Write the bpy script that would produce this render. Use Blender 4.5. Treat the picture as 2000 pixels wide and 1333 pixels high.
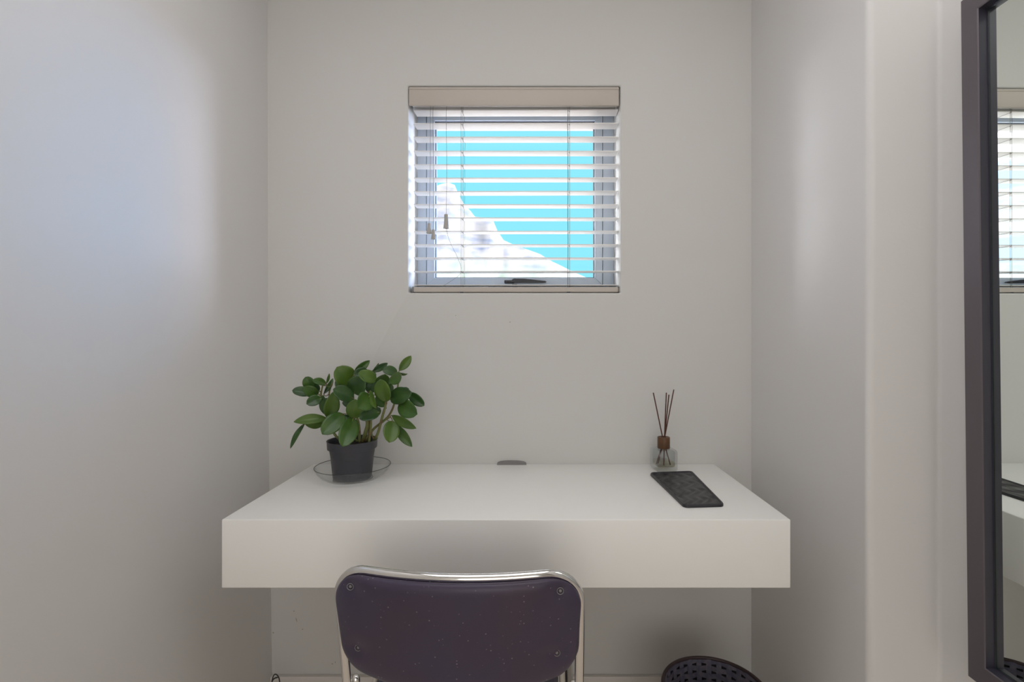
import bpy, bmesh, math, random
from mathutils import Vector, Matrix, noise

for o in list(bpy.data.objects):
    bpy.data.objects.remove(o)
scene = bpy.context.scene
COL = scene.collection

# ------------------------------------------------------------------ camera
# eye at X=0, Y=0, height 1.19 m, looking along +Y; level, small lens shift
CH = 1.19
cam_d = bpy.data.cameras.new('camera')
cam_d.lens = 18.0
cam_d.sensor_width = 36.0
cam_d.shift_x = -40.0 / 2000.0
cam_d.shift_y = -17.0 / 2000.0
cam_d.clip_start = 0.02
cam_d.clip_end = 4000
cam = bpy.data.objects.new('camera', cam_d)
cam.location = (0, 0, CH)
cam.rotation_euler = (math.radians(90), 0, 0)
COL.objects.link(cam)
scene.camera = cam

# ------------------------------------------------------------------ view
scene.view_settings.view_transform = 'Standard'
scene.view_settings.look = 'None'
scene.view_settings.gamma = 1.0
scene.view_settings.exposure = 0.0
scene.view_settings.use_curve_mapping = False

# ------------------------------------------------------------------ sky
world = bpy.data.worlds.new('sky')
scene.world = world
world.use_nodes = True
nt = world.node_tree
nt.nodes.clear()
def wn(t, **kw):
    n = nt.nodes.new(t)
    for k, v in kw.items():
        setattr(n, k, v)
    return n
tc = wn('ShaderNodeTexCoord')
sep = wn('ShaderNodeSeparateXYZ')
nt.links.new(tc.outputs['Generated'], sep.inputs[0])
def wmap(src, a, b, c=0.0, d=1.0):
    m = wn('ShaderNodeMapRange', interpolation_type='SMOOTHSTEP')
    m.inputs['From Min'].default_value = a
    m.inputs['From Max'].default_value = b
    m.inputs['To Min'].default_value = c
    m.inputs['To Max'].default_value = d
    nt.links.new(src, m.inputs['Value'])
    return m.outputs['Result']
def wmix(fac, a, b):
    m = wn('ShaderNodeMix', data_type='RGBA')
    nt.links.new(fac, m.inputs['Factor'])
    for s, v in ((6, a), (7, b)):
        if isinstance(v, tuple):
            m.inputs[s].default_value = (*v, 1)
        else:
            nt.links.new(v, m.inputs[s])
    return m.outputs[2]
clouds = wn('ShaderNodeTexNoise')
clouds.inputs['Scale'].default_value = 7.0
clouds.inputs['Detail'].default_value = 6.0
cm = wn('ShaderNodeMapping')
cm.inputs['Scale'].default_value = (1, 1, 3)
nt.links.new(tc.outputs['Generated'], cm.inputs[0])
nt.links.new(cm.outputs[0], clouds.inputs['Vector'])
cl = wmap(clouds.outputs['Fac'], .42, .58)
west = wmix(cl, (1.0, 1.35, 1.7), (2.1, 2.05, 2.0))         # bright broken cloud to the left
west2 = wmix(wmap(sep.outputs['X'], -.84, -.75), (38, 38, 40), west)
mid = (0.30, 0.88, 1.05)                                     # clear turquoise sky straight ahead
a1 = wmix(wmap(sep.outputs['X'], -.55, -.38), west2, mid)
a2 = wmix(wmap(sep.outputs['X'], .40, .70), a1, (6.5, 13.5, 25))    # deep blue sky to the right
a2 = wmix(wmap(sep.outputs['X'], .73, .82), a2, (43, 43, 54))       # bright haze far to the right
up = wmix(wmap(sep.outputs['Z'], .43, .52), a2, (4.6, 4.8, 5.2))
grd = wmix(wmap(sep.outputs['Z'], -.06, 0.0), (2.3, 2.05, 2.0), up)  # sunlit ground far below
bg = wn('ShaderNodeBackground')
nt.links.new(grd, bg.inputs['Color'])
bg.inputs['Strength'].default_value = 1.0
wo = wn('ShaderNodeOutputWorld')
nt.links.new(bg.outputs[0], wo.inputs[0])

# ------------------------------------------------------------------ lights
def area(name, loc, rot, sx, sy, power, col):
    d = bpy.data.lights.new(name, 'AREA')
    d.shape = 'RECTANGLE'
    d.size, d.size_y, d.energy, d.color = sx, sy, power, col
    o = bpy.data.objects.new(name, d)
    o.location = loc
    o.rotation_euler = rot
    COL.objects.link(o)
    return o
# added fill for daylight from behind
area('rear_daylight_fill', (0.42, -2.93, 1.22), (math.radians(90), 0, math.radians(180)), 2.45, 2.1, 38, (1.0, .975, .945))
# added ceiling fill without a fixture, brightens desk top and side walls
area('ceiling_fill_light', (-0.0, 0.45, 2.50), (0, 0, 0), 1.5, 1.1, 10.5, (.985, .975, 1.0))
sun_d = bpy.data.lights.new('sun', 'SUN')
sun_d.energy = 1.5
sun_d.color = (1.0, .94, .86)
sun_d.angle = math.radians(.6)
sun = bpy.data.objects.new('sun', sun_d)
sun.rotation_euler = Vector((.55, .60, -.58)).to_track_quat('-Z', 'Y').to_euler()
COL.objects.link(sun)

# ------------------------------------------------------------------ materials
def mat(name, col, rough=.5, metal=0.0, spec=.5, bump=None, vary=None, extra=None):
    m = bpy.data.materials.new(name)
    m.use_nodes = True
    t = m.node_tree
    b = t.nodes['Principled BSDF']
    b.inputs['Base Color'].default_value = (*col, 1)
    b.inputs['Roughness'].default_value = rough
    b.inputs['Metallic'].default_value = metal
    b.inputs['Specular IOR Level'].default_value = spec
    tcn = t.nodes.new('ShaderNodeTexCoord')
    if vary:                                  # (scale, other colour, low, high)
        n = t.nodes.new('ShaderNodeTexNoise')
        n.inputs['Scale'].default_value = vary[0]
        n.inputs['Detail'].default_value = 4
        t.links.new(tcn.outputs['Object'], n.inputs['Vector'])
        r = t.nodes.new('ShaderNodeMapRange')
        r.inputs['From Min'].default_value = vary[2]
        r.inputs['From Max'].default_value = vary[3]
        t.links.new(n.outputs['Fac'], r.inputs['Value'])
        x = t.nodes.new('ShaderNodeMix')
        x.data_type = 'RGBA'
        x.inputs[6].default_value = (*col, 1)
        x.inputs[7].default_value = (*vary[1], 1)
        t.links.new(r.outputs[0], x.inputs['Factor'])
        t.links.new(x.outputs[2], b.inputs['Base Color'])
    if bump:                                  # (scale, strength, distance)
        n = t.nodes.new('ShaderNodeTexNoise')
        n.inputs['Scale'].default_value = bump[0]
        n.inputs['Detail'].default_value = 5
        t.links.new(tcn.outputs['Object'], n.inputs['Vector'])
        bp = t.nodes.new('ShaderNodeBump')
        bp.inputs['Strength'].default_value = bump[1]
        bp.inputs['Distance'].default_value = bump[2]
        t.links.new(n.outputs['Fac'], bp.inputs['Height'])
        t.links.new(bp.outputs[0], b.inputs['Normal'])
    if extra:
        extra(t, b, tcn)
    return m

def thin_glass(name, tint, base=.04, rough=.01, edge=.5):
    m = bpy.data.materials.new(name)
    m.use_nodes = True
    t = m.node_tree
    t.nodes.clear()
    tr = t.nodes.new('ShaderNodeBsdfTransparent')
    tr.inputs[0].default_value = (*tint, 1)
    gl = t.nodes.new('ShaderNodeBsdfGlossy')
    gl.inputs['Roughness'].default_value = rough
    geo = t.nodes.new('ShaderNodeNewGeometry')
    dt = t.nodes.new('ShaderNodeVectorMath'); dt.operation = 'DOT_PRODUCT'
    t.links.new(geo.outputs['Normal'], dt.inputs[0]); t.links.new(geo.outputs['Incoming'], dt.inputs[1])
    prev = dt.outputs['Value']
    for op, v in (('ABSOLUTE', None), ('SUBTRACT', 1.0), ('POWER', 5.0), ('MULTIPLY', .95), ('ADD', base)):
        n = t.nodes.new('ShaderNodeMath'); n.operation = op
        if op == 'SUBTRACT':
            n.inputs[0].default_value = v; t.links.new(prev, n.inputs[1])
        else:
            t.links.new(prev, n.inputs[0])
            if v is not None: n.inputs[1].default_value = v
        prev = n.outputs[0]
    mx = t.nodes.new('ShaderNodeMixShader')
    t.links.new(prev, mx.inputs[0])
    t.links.new(tr.outputs[0], mx.inputs[1])
    t.links.new(gl.outputs[0], mx.inputs[2])
    o = t.nodes.new('ShaderNodeOutputMaterial')
    t.links.new(mx.outputs[0], o.inputs[0])
    return m

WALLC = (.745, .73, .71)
BACKC = (.645, .635, .61)  # darkened against the side walls to offset the light falling on it
def wall_marks(t, b, tcn):
    """a few small scuffs on the plaster, at fixed places (x, z, half width, half height, slant)"""
    marks = [(-.776, .244, .0018, .0095, .28), (-.784, .273, .003, .0022, 0), (-.756, .213, .003, .0022, 0),
             (-.852, .202, .003, .003, 0), (-.648, .1045, .0016, .004, 0), (-.658, .0994, .004, .0022, 0),
             (-.074, 1.2237, .0028, .002, 0), (-.2525, 1.2455, .002, .0016, 0)]
    sp = t.nodes.new('ShaderNodeSeparateXYZ')
    t.links.new(tcn.outputs['Object'], sp.inputs[0])
    def M(op, a, c=None):
        n = t.nodes.new('ShaderNodeMath')
        n.operation = op
        for i, v in enumerate((a, c)):
            if v is None: continue
            if isinstance(v, (int, float)): n.inputs[i].default_value = v
            else: t.links.new(v, n.inputs[i])
        return n.outputs[0]
    acc = None
    for (x, z, w, h, s) in marks:
        dz = M('SUBTRACT', sp.outputs['Z'], z)
        dx = M('ADD', M('SUBTRACT', sp.outputs['X'], x), M('MULTIPLY', dz, s))
        q = M('ADD', M('POWER', M('DIVIDE', dx, w), 2.0), M('POWER', M('DIVIDE', dz, h), 2.0))
        e = M('MAXIMUM', M('SUBTRACT', 1.0, q), 0.0)
        acc = e if acc is None else M('MAXIMUM', acc, e)
    x = t.nodes.new('ShaderNodeMix')
    x.data_type = 'RGBA'
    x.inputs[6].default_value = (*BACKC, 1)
    x.inputs[7].default_value = (.22, .19, .16, 1)
    t.links.new(M('MULTIPLY', acc, .8), x.inputs['Factor'])
    t.links.new(x.outputs[2], b.inputs['Base Color'])

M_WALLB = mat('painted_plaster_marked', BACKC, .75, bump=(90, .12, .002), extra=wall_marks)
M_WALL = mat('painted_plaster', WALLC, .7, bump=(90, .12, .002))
M_CEIL = mat('ceiling_paint', (.78, .77, .75), .8)
M_FLOOR = mat('pale_floor', (.78, .68, .58), .5, vary=(3, (.80, .71, .61), .3, .7))
M_BASE = mat('skirting_paint', (.74, .70, .66), .45)
M_DESK = mat('white_lacquer', (.92, .91, .875), .33)
M_GROM = mat('grey_plastic', (.22, .215, .21), .5)
M_UPVC = mat('skylit_aluminium_paint', (.56, .63, .72), .35)  # blue of the sky light put into the grey frame colour
M_GASK = mat('black_gasket', (.03, .035, .05), .6)
M_HAND = mat('black_handle', (.012, .014, .02), .35)
M_SLAT = mat('white_slat', (.86, .84, .82), .4)
M_VAL = mat('cream_valance', (.53, .475, .42), .45)
M_CORD = mat('blind_cord', (.15, .13, .125), .8)
M_TASS = mat('tassel_plastic', (.42, .40, .37), .5)
M_MFRAME = mat('dark_mirror_frame', (.115, .097, .108), .38, bump=(220, .05, .001))
M_LIP = mat('black_inner_lip', (.040, .038, .054), .35)
M_MIRROR = mat('mirror_glass', (.90, .95, .915), .0, metal=1.0)
M_MEDGE = mat('mirror_edge', (.010, .022, .018), .3)
M_CHROME = mat('chrome', (.80, .79, .77), .09, metal=1.0)
M_POT = mat('black_plastic_pot', (.040, .040, .050), .42)
M_SOIL = mat('soil', (.02, .014, .010), .95, bump=(120, 1, .004))
M_STEM = mat('plant_stem', (.17, .20, .055), .5, vary=(60, (.16, .09, .04), .45, .65))
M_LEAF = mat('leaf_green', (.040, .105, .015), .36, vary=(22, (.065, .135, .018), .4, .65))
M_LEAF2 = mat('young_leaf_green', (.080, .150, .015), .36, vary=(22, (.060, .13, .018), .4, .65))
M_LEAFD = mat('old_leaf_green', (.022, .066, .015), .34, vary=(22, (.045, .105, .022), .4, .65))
M_DISH = thin_glass('dish_glass', (.985, .99, .985), base=.025)
M_RIM = thin_glass('dish_rim_glass', (.48, .50, .49), base=.05)
M_PANE = thin_glass('window_glass', (.97, .99, .99), base=.006)
M_CAPW = mat('brown_wood_cap', (.115, .046, .013), .45, vary=(90, (.085, .038, .014), .35, .65))
M_REED = mat('brown_reed', (.085, .026, .016), .7)
M_MAT = mat('black_rubber', (.020, .019, .023), .33)
M_WEAVE = mat('dark_woven_strip', (.12, .115, .165), .34, vary=(70, (.17, .155, .19), .4, .6))
M_GAPSHADE = mat('basket_gap_shade', (.008, .007, .008), .8)
M_BRIM = mat('basket_rim', (.045, .026, .028), .5)
M_CABLE = mat('black_cable', (.03, .028, .026), .4)

def vinyl_extra(t, b, tcn):
    v = t.nodes.new('ShaderNodeTexVoronoi')
    v.inputs['Scale'].default_value = 135
    v.inputs['Randomness'].default_value = 1.0
    t.links.new(tcn.outputs['Object'], v.inputs['Vector'])
    r = t.nodes.new('ShaderNodeMapRange')
    r.inputs['From Min'].default_value = .22
    r.inputs['From Max'].default_value = .08
    t.links.new(v.outputs['Distance'], r.inputs['Value'])
    # only some cells carry a speck of dust
    s = t.nodes.new('ShaderNodeSeparateColor')
    t.links.new(v.outputs['Color'], s.inputs[0])
    g = t.nodes.new('ShaderNodeMath'); g.operation = 'GREATER_THAN'
    g.inputs[1].default_value = .70
    t.links.new(s.outputs[0], g.inputs[0])
    mu = t.nodes.new('ShaderNodeMath'); mu.operation = 'MULTIPLY'
    t.links.new(r.outputs[0], mu.inputs[0]); t.links.new(g.outputs[0], mu.inputs[1])
    mu2 = t.nodes.new('ShaderNodeMath'); mu2.operation = 'MULTIPLY'
    t.links.new(mu.outputs[0], mu2.inputs[0]); t.links.new(s.outputs[1], mu2.inputs[1])
    n = t.nodes.new('ShaderNodeTexNoise'); n.inputs['Scale'].default_value = 6
    t.links.new(tcn.outputs['Object'], n.inputs['Vector'])
    x0 = t.nodes.new('ShaderNodeMix'); x0.data_type = 'RGBA'
    x0.inputs[6].default_value = (.058, .036, .052, 1)
    x0.inputs[7].default_value = (.046, .040, .088, 1)
    t.links.new(n.outputs['Fac'], x0.inputs['Factor'])
    x = t.nodes.new('ShaderNodeMix'); x.data_type = 'RGBA'
    t.links.new(x0.outputs[2], x.inputs[6])
    x.inputs[7].default_value = (.26, .25, .27, 1)
    t.links.new(mu2.outputs[0], x.inputs['Factor'])
    t.links.new(x.outputs[2], b.inputs['Base Color'])
M_VINYL = mat('dark_speckled_vinyl', (.04, .03, .045), .42, bump=(260, .10, .001), extra=vinyl_extra)
M_SEAT = mat('dark_seat_vinyl', (.035, .030, .045), .4)
M_PIPE = mat('seat_edge_trim', (.50, .44, .36), .4)

def bottle_glass():
    m = bpy.data.materials.new('bottle_glass')
    m.use_nodes = True
    b = m.node_tree.nodes['Principled BSDF']
    b.inputs['Base Color'].default_value = (.95, .96, .96, 1)
    b.inputs['Transmission Weight'].default_value = 1.0
    b.inputs['Roughness'].default_value = .02
    b.inputs['IOR'].default_value = 1.45
    return m
M_BOTTLE = thin_glass('bottle_glass', (.93, .94, .94))
M_LIQ = thin_glass('perfume_oil', (.97, .95, .86))

def rock_mat():
    m = bpy.data.materials.new('mountain_rock')
    m.use_nodes = True
    t = m.node_tree
    b = t.nodes['Principled BSDF']
    b.inputs['Roughness'].default_value = .95
    g = t.nodes.new('ShaderNodeNewGeometry')
    sp = t.nodes.new('ShaderNodeSeparateXYZ')
    t.links.new(g.outputs['Position'], sp.inputs[0])
    n = t.nodes.new('ShaderNodeTexNoise')
    n.inputs['Scale'].default_value = .045
    n.inputs['Detail'].default_value = 8
    mp = t.nodes.new('ShaderNodeMapping')
    mp.inputs['Scale'].default_value = (1, 1, 2.4)
    t.links.new(g.outputs['Position'], mp.inputs[0])
    t.links.new(mp.outputs[0], n.inputs['Vector'])
    cr = t.nodes.new('ShaderNodeValToRGB')
    cr.color_ramp.elements[0].position = .36
    cr.color_ramp.elements[0].color = (.066, .072, .092, 1)
    cr.color_ramp.elements[1].position = .56
    cr.color_ramp.elements[1].color = (.135, .120, .108, 1)
    t.links.new(n.outputs['Fac'], cr.inputs[0])
    r = t.nodes.new('ShaderNodeMapRange')
    r.inputs['From Min'].default_value = 85
    r.inputs['From Max'].default_value = 60
    t.links.new(sp.outputs['Z'], r.inputs['Value'])
    x = t.nodes.new('ShaderNodeMix'); x.data_type = 'RGBA'
    t.links.new(r.outputs[0], x.inputs['Factor'])
    t.links.new(cr.outputs[0], x.inputs[6])
    x.inputs[7].default_value = (.118, .132, .095, 1)
    t.links.new(x.outputs[2], b.inputs['Base Color'])
    return m
M_ROCK = rock_mat()

# ------------------------------------------------------------------ helpers
def px(x, y, D):
    """point seen at photo pixel x, y at distance D in front of the viewer"""
    return Vector(((x - 1040) / 1000.0 * D, D, CH - (y - 650) / 1000.0 * D))

def finish(bm, name, m, parent=None, smooth=False, angle=None):
    bmesh.ops.recalc_face_normals(bm, faces=bm.faces[:])
    me = bpy.data.meshes.new(name)
    bm.to_mesh(me)
    bm.free()
    ms = m if isinstance(m, (list, tuple)) else [m]
    for q in ms:
        me.materials.append(q)
    if smooth:
        me.polygons.foreach_set('use_smooth', [True] * len(me.polygons))
        if angle:
            try: me.set_sharp_from_angle(angle=math.radians(angle))
            except Exception: pass
    o = bpy.data.objects.new(name, me)
    COL.objects.link(o)
    if parent is not None:
        o.parent = parent
    return o

def tag(o, label=None, cat=None, group=None, kind=None):
    if label: o['label'] = label
    if cat: o['category'] = cat
    if group: o['group'] = group
    if kind: o['kind'] = kind
    return o

def thing(name, loc, label, cat, rz=0.0, rot=None):
    o = bpy.data.objects.new(name, None)
    o.empty_display_size = .05
    o.location = loc
    o.rotation_euler = rot if rot else (0, 0, rz)
    COL.objects.link(o)
    return tag(o, label, cat)

def box(bm, lo, hi, bev=0.0, seg=2, mi=0):
    g = bmesh.ops.create_cube(bm, size=1.0)
    vs = g['verts']
    for v in vs:
        v.co = Vector([lo[i] + (v.co[i] + .5) * (hi[i] - lo[i]) for i in range(3)])
    fs = list({f for v in vs for f in v.link_faces})
    for f in fs: f.material_index = mi
    if bev > 0:
        es = list({e for v in vs for e in v.link_edges})
        bmesh.ops.bevel(bm, geom=es, offset=bev, segments=seg, affect='EDGES', profile=.5)
    return bm

def tube(bm, pts, r, n=10, cap=True, closed=False, mi=0):
    pts = [Vector(p) for p in pts]
    N = len(pts)
    rr = r if isinstance(r, (list, tuple)) else [r] * N
    rings = []
    prev = None
    for i, p in enumerate(pts):
        if closed: t = pts[(i + 1) % N] - pts[i - 1]
        else: t = pts[min(i + 1, N - 1)] - pts[max(i - 1, 0)]
        t.normalize()
        if prev is None:
            a = Vector((0, 0, 1)) if abs(t.z) < .9 else Vector((1, 0, 0))
            u = t.cross(a).normalized()
        else:
            u = (prev - t * prev.dot(t)).normalized()
        prev = u
        v = t.cross(u)
        rings.append([bm.verts.new(p + (u * math.cos(2 * math.pi * k / n) + v * math.sin(2 * math.pi * k / n)) * rr[i]) for k in range(n)])
    for i in range(N if closed else N - 1):
        A, B = rings[i], rings[(i + 1) % N]
        for k in range(n):
            f = bm.faces.new((A[k], A[(k + 1) % n], B[(k + 1) % n], B[k]))
            f.material_index = mi
    if cap and not closed:
        bm.faces.new(rings[0]); bm.faces.new(rings[-1])
    return bm

def lathe(bm, prof, n=48, c=(0, 0, 0), closed=False):
    """prof: list of (r, z)"""
    c = Vector(c)
    rings = []
    for r, z in prof:
        if r < 1e-6: rings.append([bm.verts.new(c + Vector((0, 0, z)))])
        else: rings.append([bm.verts.new(c + Vector((r * math.cos(2 * math.pi * k / n), r * math.sin(2 * math.pi * k / n), z))) for k in range(n)])
    m = len(rings)
    for i in range(m if closed else m - 1):
        A, B = rings[i], rings[(i + 1) % m]
        for k in range(n):
            k2 = (k + 1) % n
            if len(A) == 1 and len(B) == 1: continue
            if len(A) == 1: bm.faces.new((A[0], B[k], B[k2]))
            elif len(B) == 1: bm.faces.new((A[k], A[k2], B[0]))
            else: bm.faces.new((A[k], A[k2], B[k2], B[k]))
    return bm

def smooth_path(pts, sub=8):
    """Catmull-Rom through pts"""
    P = [Vector(p) for p in pts]
    out = []
    for i in range(len(P) - 1):
        p0, p1, p2, p3 = P[max(i - 1, 0)], P[i], P[i + 1], P[min(i + 2, len(P) - 1)]
        for k in range(sub):
            t = k / sub
            out.append(.5 * ((2 * p1) + (p2 - p0) * t + (2 * p0 - 5 * p1 + 4 * p2 - p3) * t * t + (3 * p1 - p0 - 3 * p2 + p3) * t ** 3))
    out.append(P[-1])
    return out

# ------------------------------------------------------------------ room shell
YB = 1.683                    # back wall face
OX0, OX1, OZ0, OZ1 = -.409, .289, 1.3196, 2.001   # window opening
XL, XR = -.867, .7187
ZC = 2.55
YO = 2.06                     # outer face of the thick window wall

def wall_back():
    bm = bmesh.new()
    def rect(x0, x1, z0, z1, y): return [bm.verts.new((x, y, z)) for x, z in ((x0, z0), (x1, z0), (x1, z1), (x0, z1))]
    of, inn = rect(-1.1, 1.4, 0, ZC, YB), rect(OX0, OX1, OZ0, OZ1, YB)
    ob, ib = rect(-1.1, 1.4, 0, ZC, YO), rect(OX0, OX1, OZ0, OZ1, YO)
    ring = []
    for i in range(4):
        j = (i + 1) % 4
        bm.faces.new((of[i], of[j], inn[j], inn[i]))
        bm.faces.new((ob[i], ob[j], ib[j], ib[i]))
        bm.faces.new((of[i], of[j], ob[j], ob[i]))
        bm.faces.new((inn[i], inn[j], ib[j], ib[i]))
    for i in range(4):
        ring.append(bm.edges.get((inn[i], inn[(i + 1) % 4])))
        ring.append(bm.edges.get((inn[i], ib[i])))
    bmesh.ops.bevel(bm, geom=ring, offset=.005, segments=3, affect='EDGES', profile=.5)
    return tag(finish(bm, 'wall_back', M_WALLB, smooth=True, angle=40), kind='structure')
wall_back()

def wall_left():
    # the plaster corner is a touch out of plumb: it drifts right towards the floor
    bm = bmesh.new()
    n = 12
    rows = []
    for i in range(n + 1):
        z = ZC * i / n
        x = XL + .012 * (max(0, 1.0 - z / 1.0)) ** 1.0 - .002 * z
        rows.append([bm.verts.new((x, -3.0, z)), bm.verts.new((x, YB + .02, z)), bm.verts.new((x - .2, YB + .02, z)), bm.verts.new((x - .2, -3.0, z))])
    for i in range(n):
        A, B = rows[i], rows[i + 1]
        for k in range(4):
            bm.faces.new((A[k], A[(k + 1) % 4], B[(k + 1) % 4], B[k]))
    bm.faces.new(rows[0]); bm.faces.new(rows[-1])
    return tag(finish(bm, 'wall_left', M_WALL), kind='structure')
wall_left()

def wall_right():
    # plan outline: alcove side, rounded plaster corner, return, then the mirror wall
    r = .016
    YE, XE = 1.128, .741
    plan = [(XR, YB + .02), (XE, YE + r)]
    for k in range(1, 9):
        a = math.pi + (math.pi / 2) * k / 8
        plan.append((XE + r + r * math.cos(a), YE + r + r * math.sin(a)))
    r2 = .010
    xw, YE = .884, 1.112
    plan += [(xw - r2, YE)]
    for k in range(1, 7):
        a = math.pi / 2 - (math.pi / 2) * k / 6
        plan.append((xw - r2 + r2 * math.cos(a), YE - r2 + r2 * math.sin(a)))
    plan += [(.896, -.25), (1.4, -.25), (1.4, YB + .02)]
    bm = bmesh.new()
    nz = 20
    rows = []
    for i in range(nz + 1):
        z = ZC * i / nz
        row = []
        for j, (x, y) in enumerate(plan):
            dx = 0
            if 1 <= j <= 10:
                dx = .0035 * math.sin(z * 5.1) * math.exp(-((j - 5) / 4) ** 2)
            row.append(bm.verts.new((x + dx, y, z)))
        rows.append(row)
    L = len(plan)
    for i in range(nz):
        for k in range(L):
            bm.faces.new((rows[i][k], rows[i][(k + 1) % L], rows[i + 1][(k + 1) % L], rows[i + 1][k]))
    bm.faces.new(rows[0]); bm.faces.new(rows[-1])
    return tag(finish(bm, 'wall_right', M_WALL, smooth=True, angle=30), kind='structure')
wall_right()

def slab(name, lo, hi, m, bev=0):
    bm = bmesh.new()
    box(bm, lo, hi, bev)
    return tag(finish(bm, name, m), kind='structure')
slab('floor', (-1.1, -3.2, -.15), (3.4, 2.06, 0), M_FLOOR)
slab('ceiling', (-1.1, -3.2, ZC), (3.4, 2.06, ZC + .15), M_CEIL)
slab('wall_rear', (-1.1, -3.2, 0), (3.4, -3.0, ZC), M_WALL)
slab('wall_far_right', (3.2, -3.0, 0), (3.4, -.25, ZC), M_WALL)
slab('wall_partition', (1.4, -.25, 0), (3.2, 0.0, ZC), M_WALL)
slab('baseboard_back', (XL + .012, YB - .015, 0), (XR, YB, .066), M_BASE, .002)
slab('baseboard_right', (XR - .012, 1.20, 0), (XR + .002, YB - .015, .066), M_BASE, .002)

def fill_frame():  # made-up frame around the rear fill light; the wall behind is solid
    o = bpy.data.objects.new('rear_fill_frame', None)
    COL.objects.link(o); o['kind'] = 'structure'
    bm = bmesh.new()
    for lo, hi in (((-.86, -3.0, .10), (-.80, -2.94, 2.40)), ((1.64, -3.0, .10), (1.71, -2.94, 2.35)),
                   ((-.86, -3.0, 2.32), (1.71, -2.94, 2.40)), ((-.86, -3.0, .10), (1.71, -2.94, .17))):
        box(bm, lo, hi, .003)
    finish(bm, 'window_frame', M_UPVC, o)  # bare bars, no glass and no opening
fill_frame()

# ------------------------------------------------------------------ window
def ring_frame(bm, x0, x1, z0, z1, w, y0, y1, bev=.0015):
    """w = (left, right, bottom, top) member widths, mitred corners"""
    l, r, b, t = w
    vo = [(x0, z0), (x1, z0), (x1, z1), (x0, z1)]
    vi = [(x0 + l, z0 + b), (x1 - r, z0 + b), (x1 - r, z1 - t), (x0 + l, z1 - t)]
    for i in range(4):
        j = (i + 1) % 4
        quad = [vo[i], vo[j], vi[j], vi[i]]
        f = [bm.verts.new((x, y0, z)) for x, z in quad]
        k = [bm.verts.new((x, y1, z)) for x, z in quad]
        fs = [bm.faces.new(f), bm.faces.new(k[::-1])]
        for a in range(4):
            fs.append(bm.faces.new((f[a], f[(a + 1) % 4], k[(a + 1) % 4], k[a])))
        if bev:
            es = list({e for q in fs for e in q.edges})
            bmesh.ops.bevel(bm, geom=es, offset=bev, segments=1, affect='EDGES')

def window():
    o = bpy.data.objects.new('window_1', None)
    o.location = (0, 0, 0)
    COL.objects.link(o); o['kind'] = 'structure'
    bm = bmesh.new()
    ring_frame(bm, OX0, OX1, OZ0, OZ1, (.033, .040, .034, .031), 1.817, 1.872)
    finish(bm, 'window_frame', M_UPVC, o)
    bm = bmesh.new()
    sx0, sx1, sz0, sz1 = -.3745, .2475, 1.3555, 1.9685
    ring_frame(bm, sx0, sx1, sz0, sz1, (.028, .027, .028, .028), 1.812, 1.862)
    sash = finish(bm, 'sash', M_UPVC, o)
    bm = bmesh.new()
    ring_frame(bm, sx0 + .028, sx1 - .027, sz0 + .028, sz1 - .028, (.0022, .0022, .0022, .0022), 1.822, 1.845, 0)
    finish(bm, 'gasket', M_GASK, sash)
    bm = bmesh.new()
    ring_frame(bm, sx0 - .0020, sx1 + .0020, sz0 - .0020, sz1 + .0020, (.0022, .0022, .0022, .0022), 1.8165, 1.83, 0)
    finish(bm, 'seal', M_GASK, o)
    bm = bmesh.new()
    box(bm, (sx0 + .027, 1.834, sz0 + .027), (sx1 - .026, 1.838, sz1 - .027))
    finish(bm, 'pane', M_PANE, sash)
    # lever handle lying along the bottom sash rail
    bm = bmesh.new()
    D = 1.795
    P = [(1003, 544.6), (1022, 545.2), (1042, 547.0), (1066, 549.6), (1068, 551.8), (1060, 553.2), (1030, 553.0), (1000, 552.8), (998, 549)]
    f = [bm.verts.new(px(x, y, D)) for x, y in P]
    k = [bm.verts.new(px(x, y, D) + Vector((0, .012, 0))) for x, y in P]
    fs = [bm.faces.new(f), bm.faces.new(k[::-1])]
    for a in range(len(P)):
        fs.append(bm.faces.new((f[a], f[(a + 1) % len(P)], k[(a + 1) % len(P)], k[a])))
    bmesh.ops.bevel(bm, geom=list({e for q in fs for e in q.edges}), offset=.0018, segments=2, affect='EDGES')
    h = finish(bm, 'handle', M_HAND, sash, smooth=True, angle=50)
    bm = bmesh.new()
    a, b = px(985, 548, 1.80), px(1004, 554, 1.80)
    box(bm, (a.x, 1.797, b.z), (b.x, 1.812, a.z), .002)
    for i in range(3):
        c = a.x + .006 + i * .009
        box(bm, (c, 1.7945, b.z + .003), (c + .003, 1.798, a.z - .003), .0005)
    finish(bm, 'handle_plate', M_HAND, sash)
    bm = bmesh.new()
    a, b = px(1000, 556.5, 1.805), px(1010, 561, 1.805)
    box(bm, (a.x, 1.799, b.z), (b.x, 1.8175, a.z), .001)
    finish(bm, 'strike_plate', M_HAND, o)
window()

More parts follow.
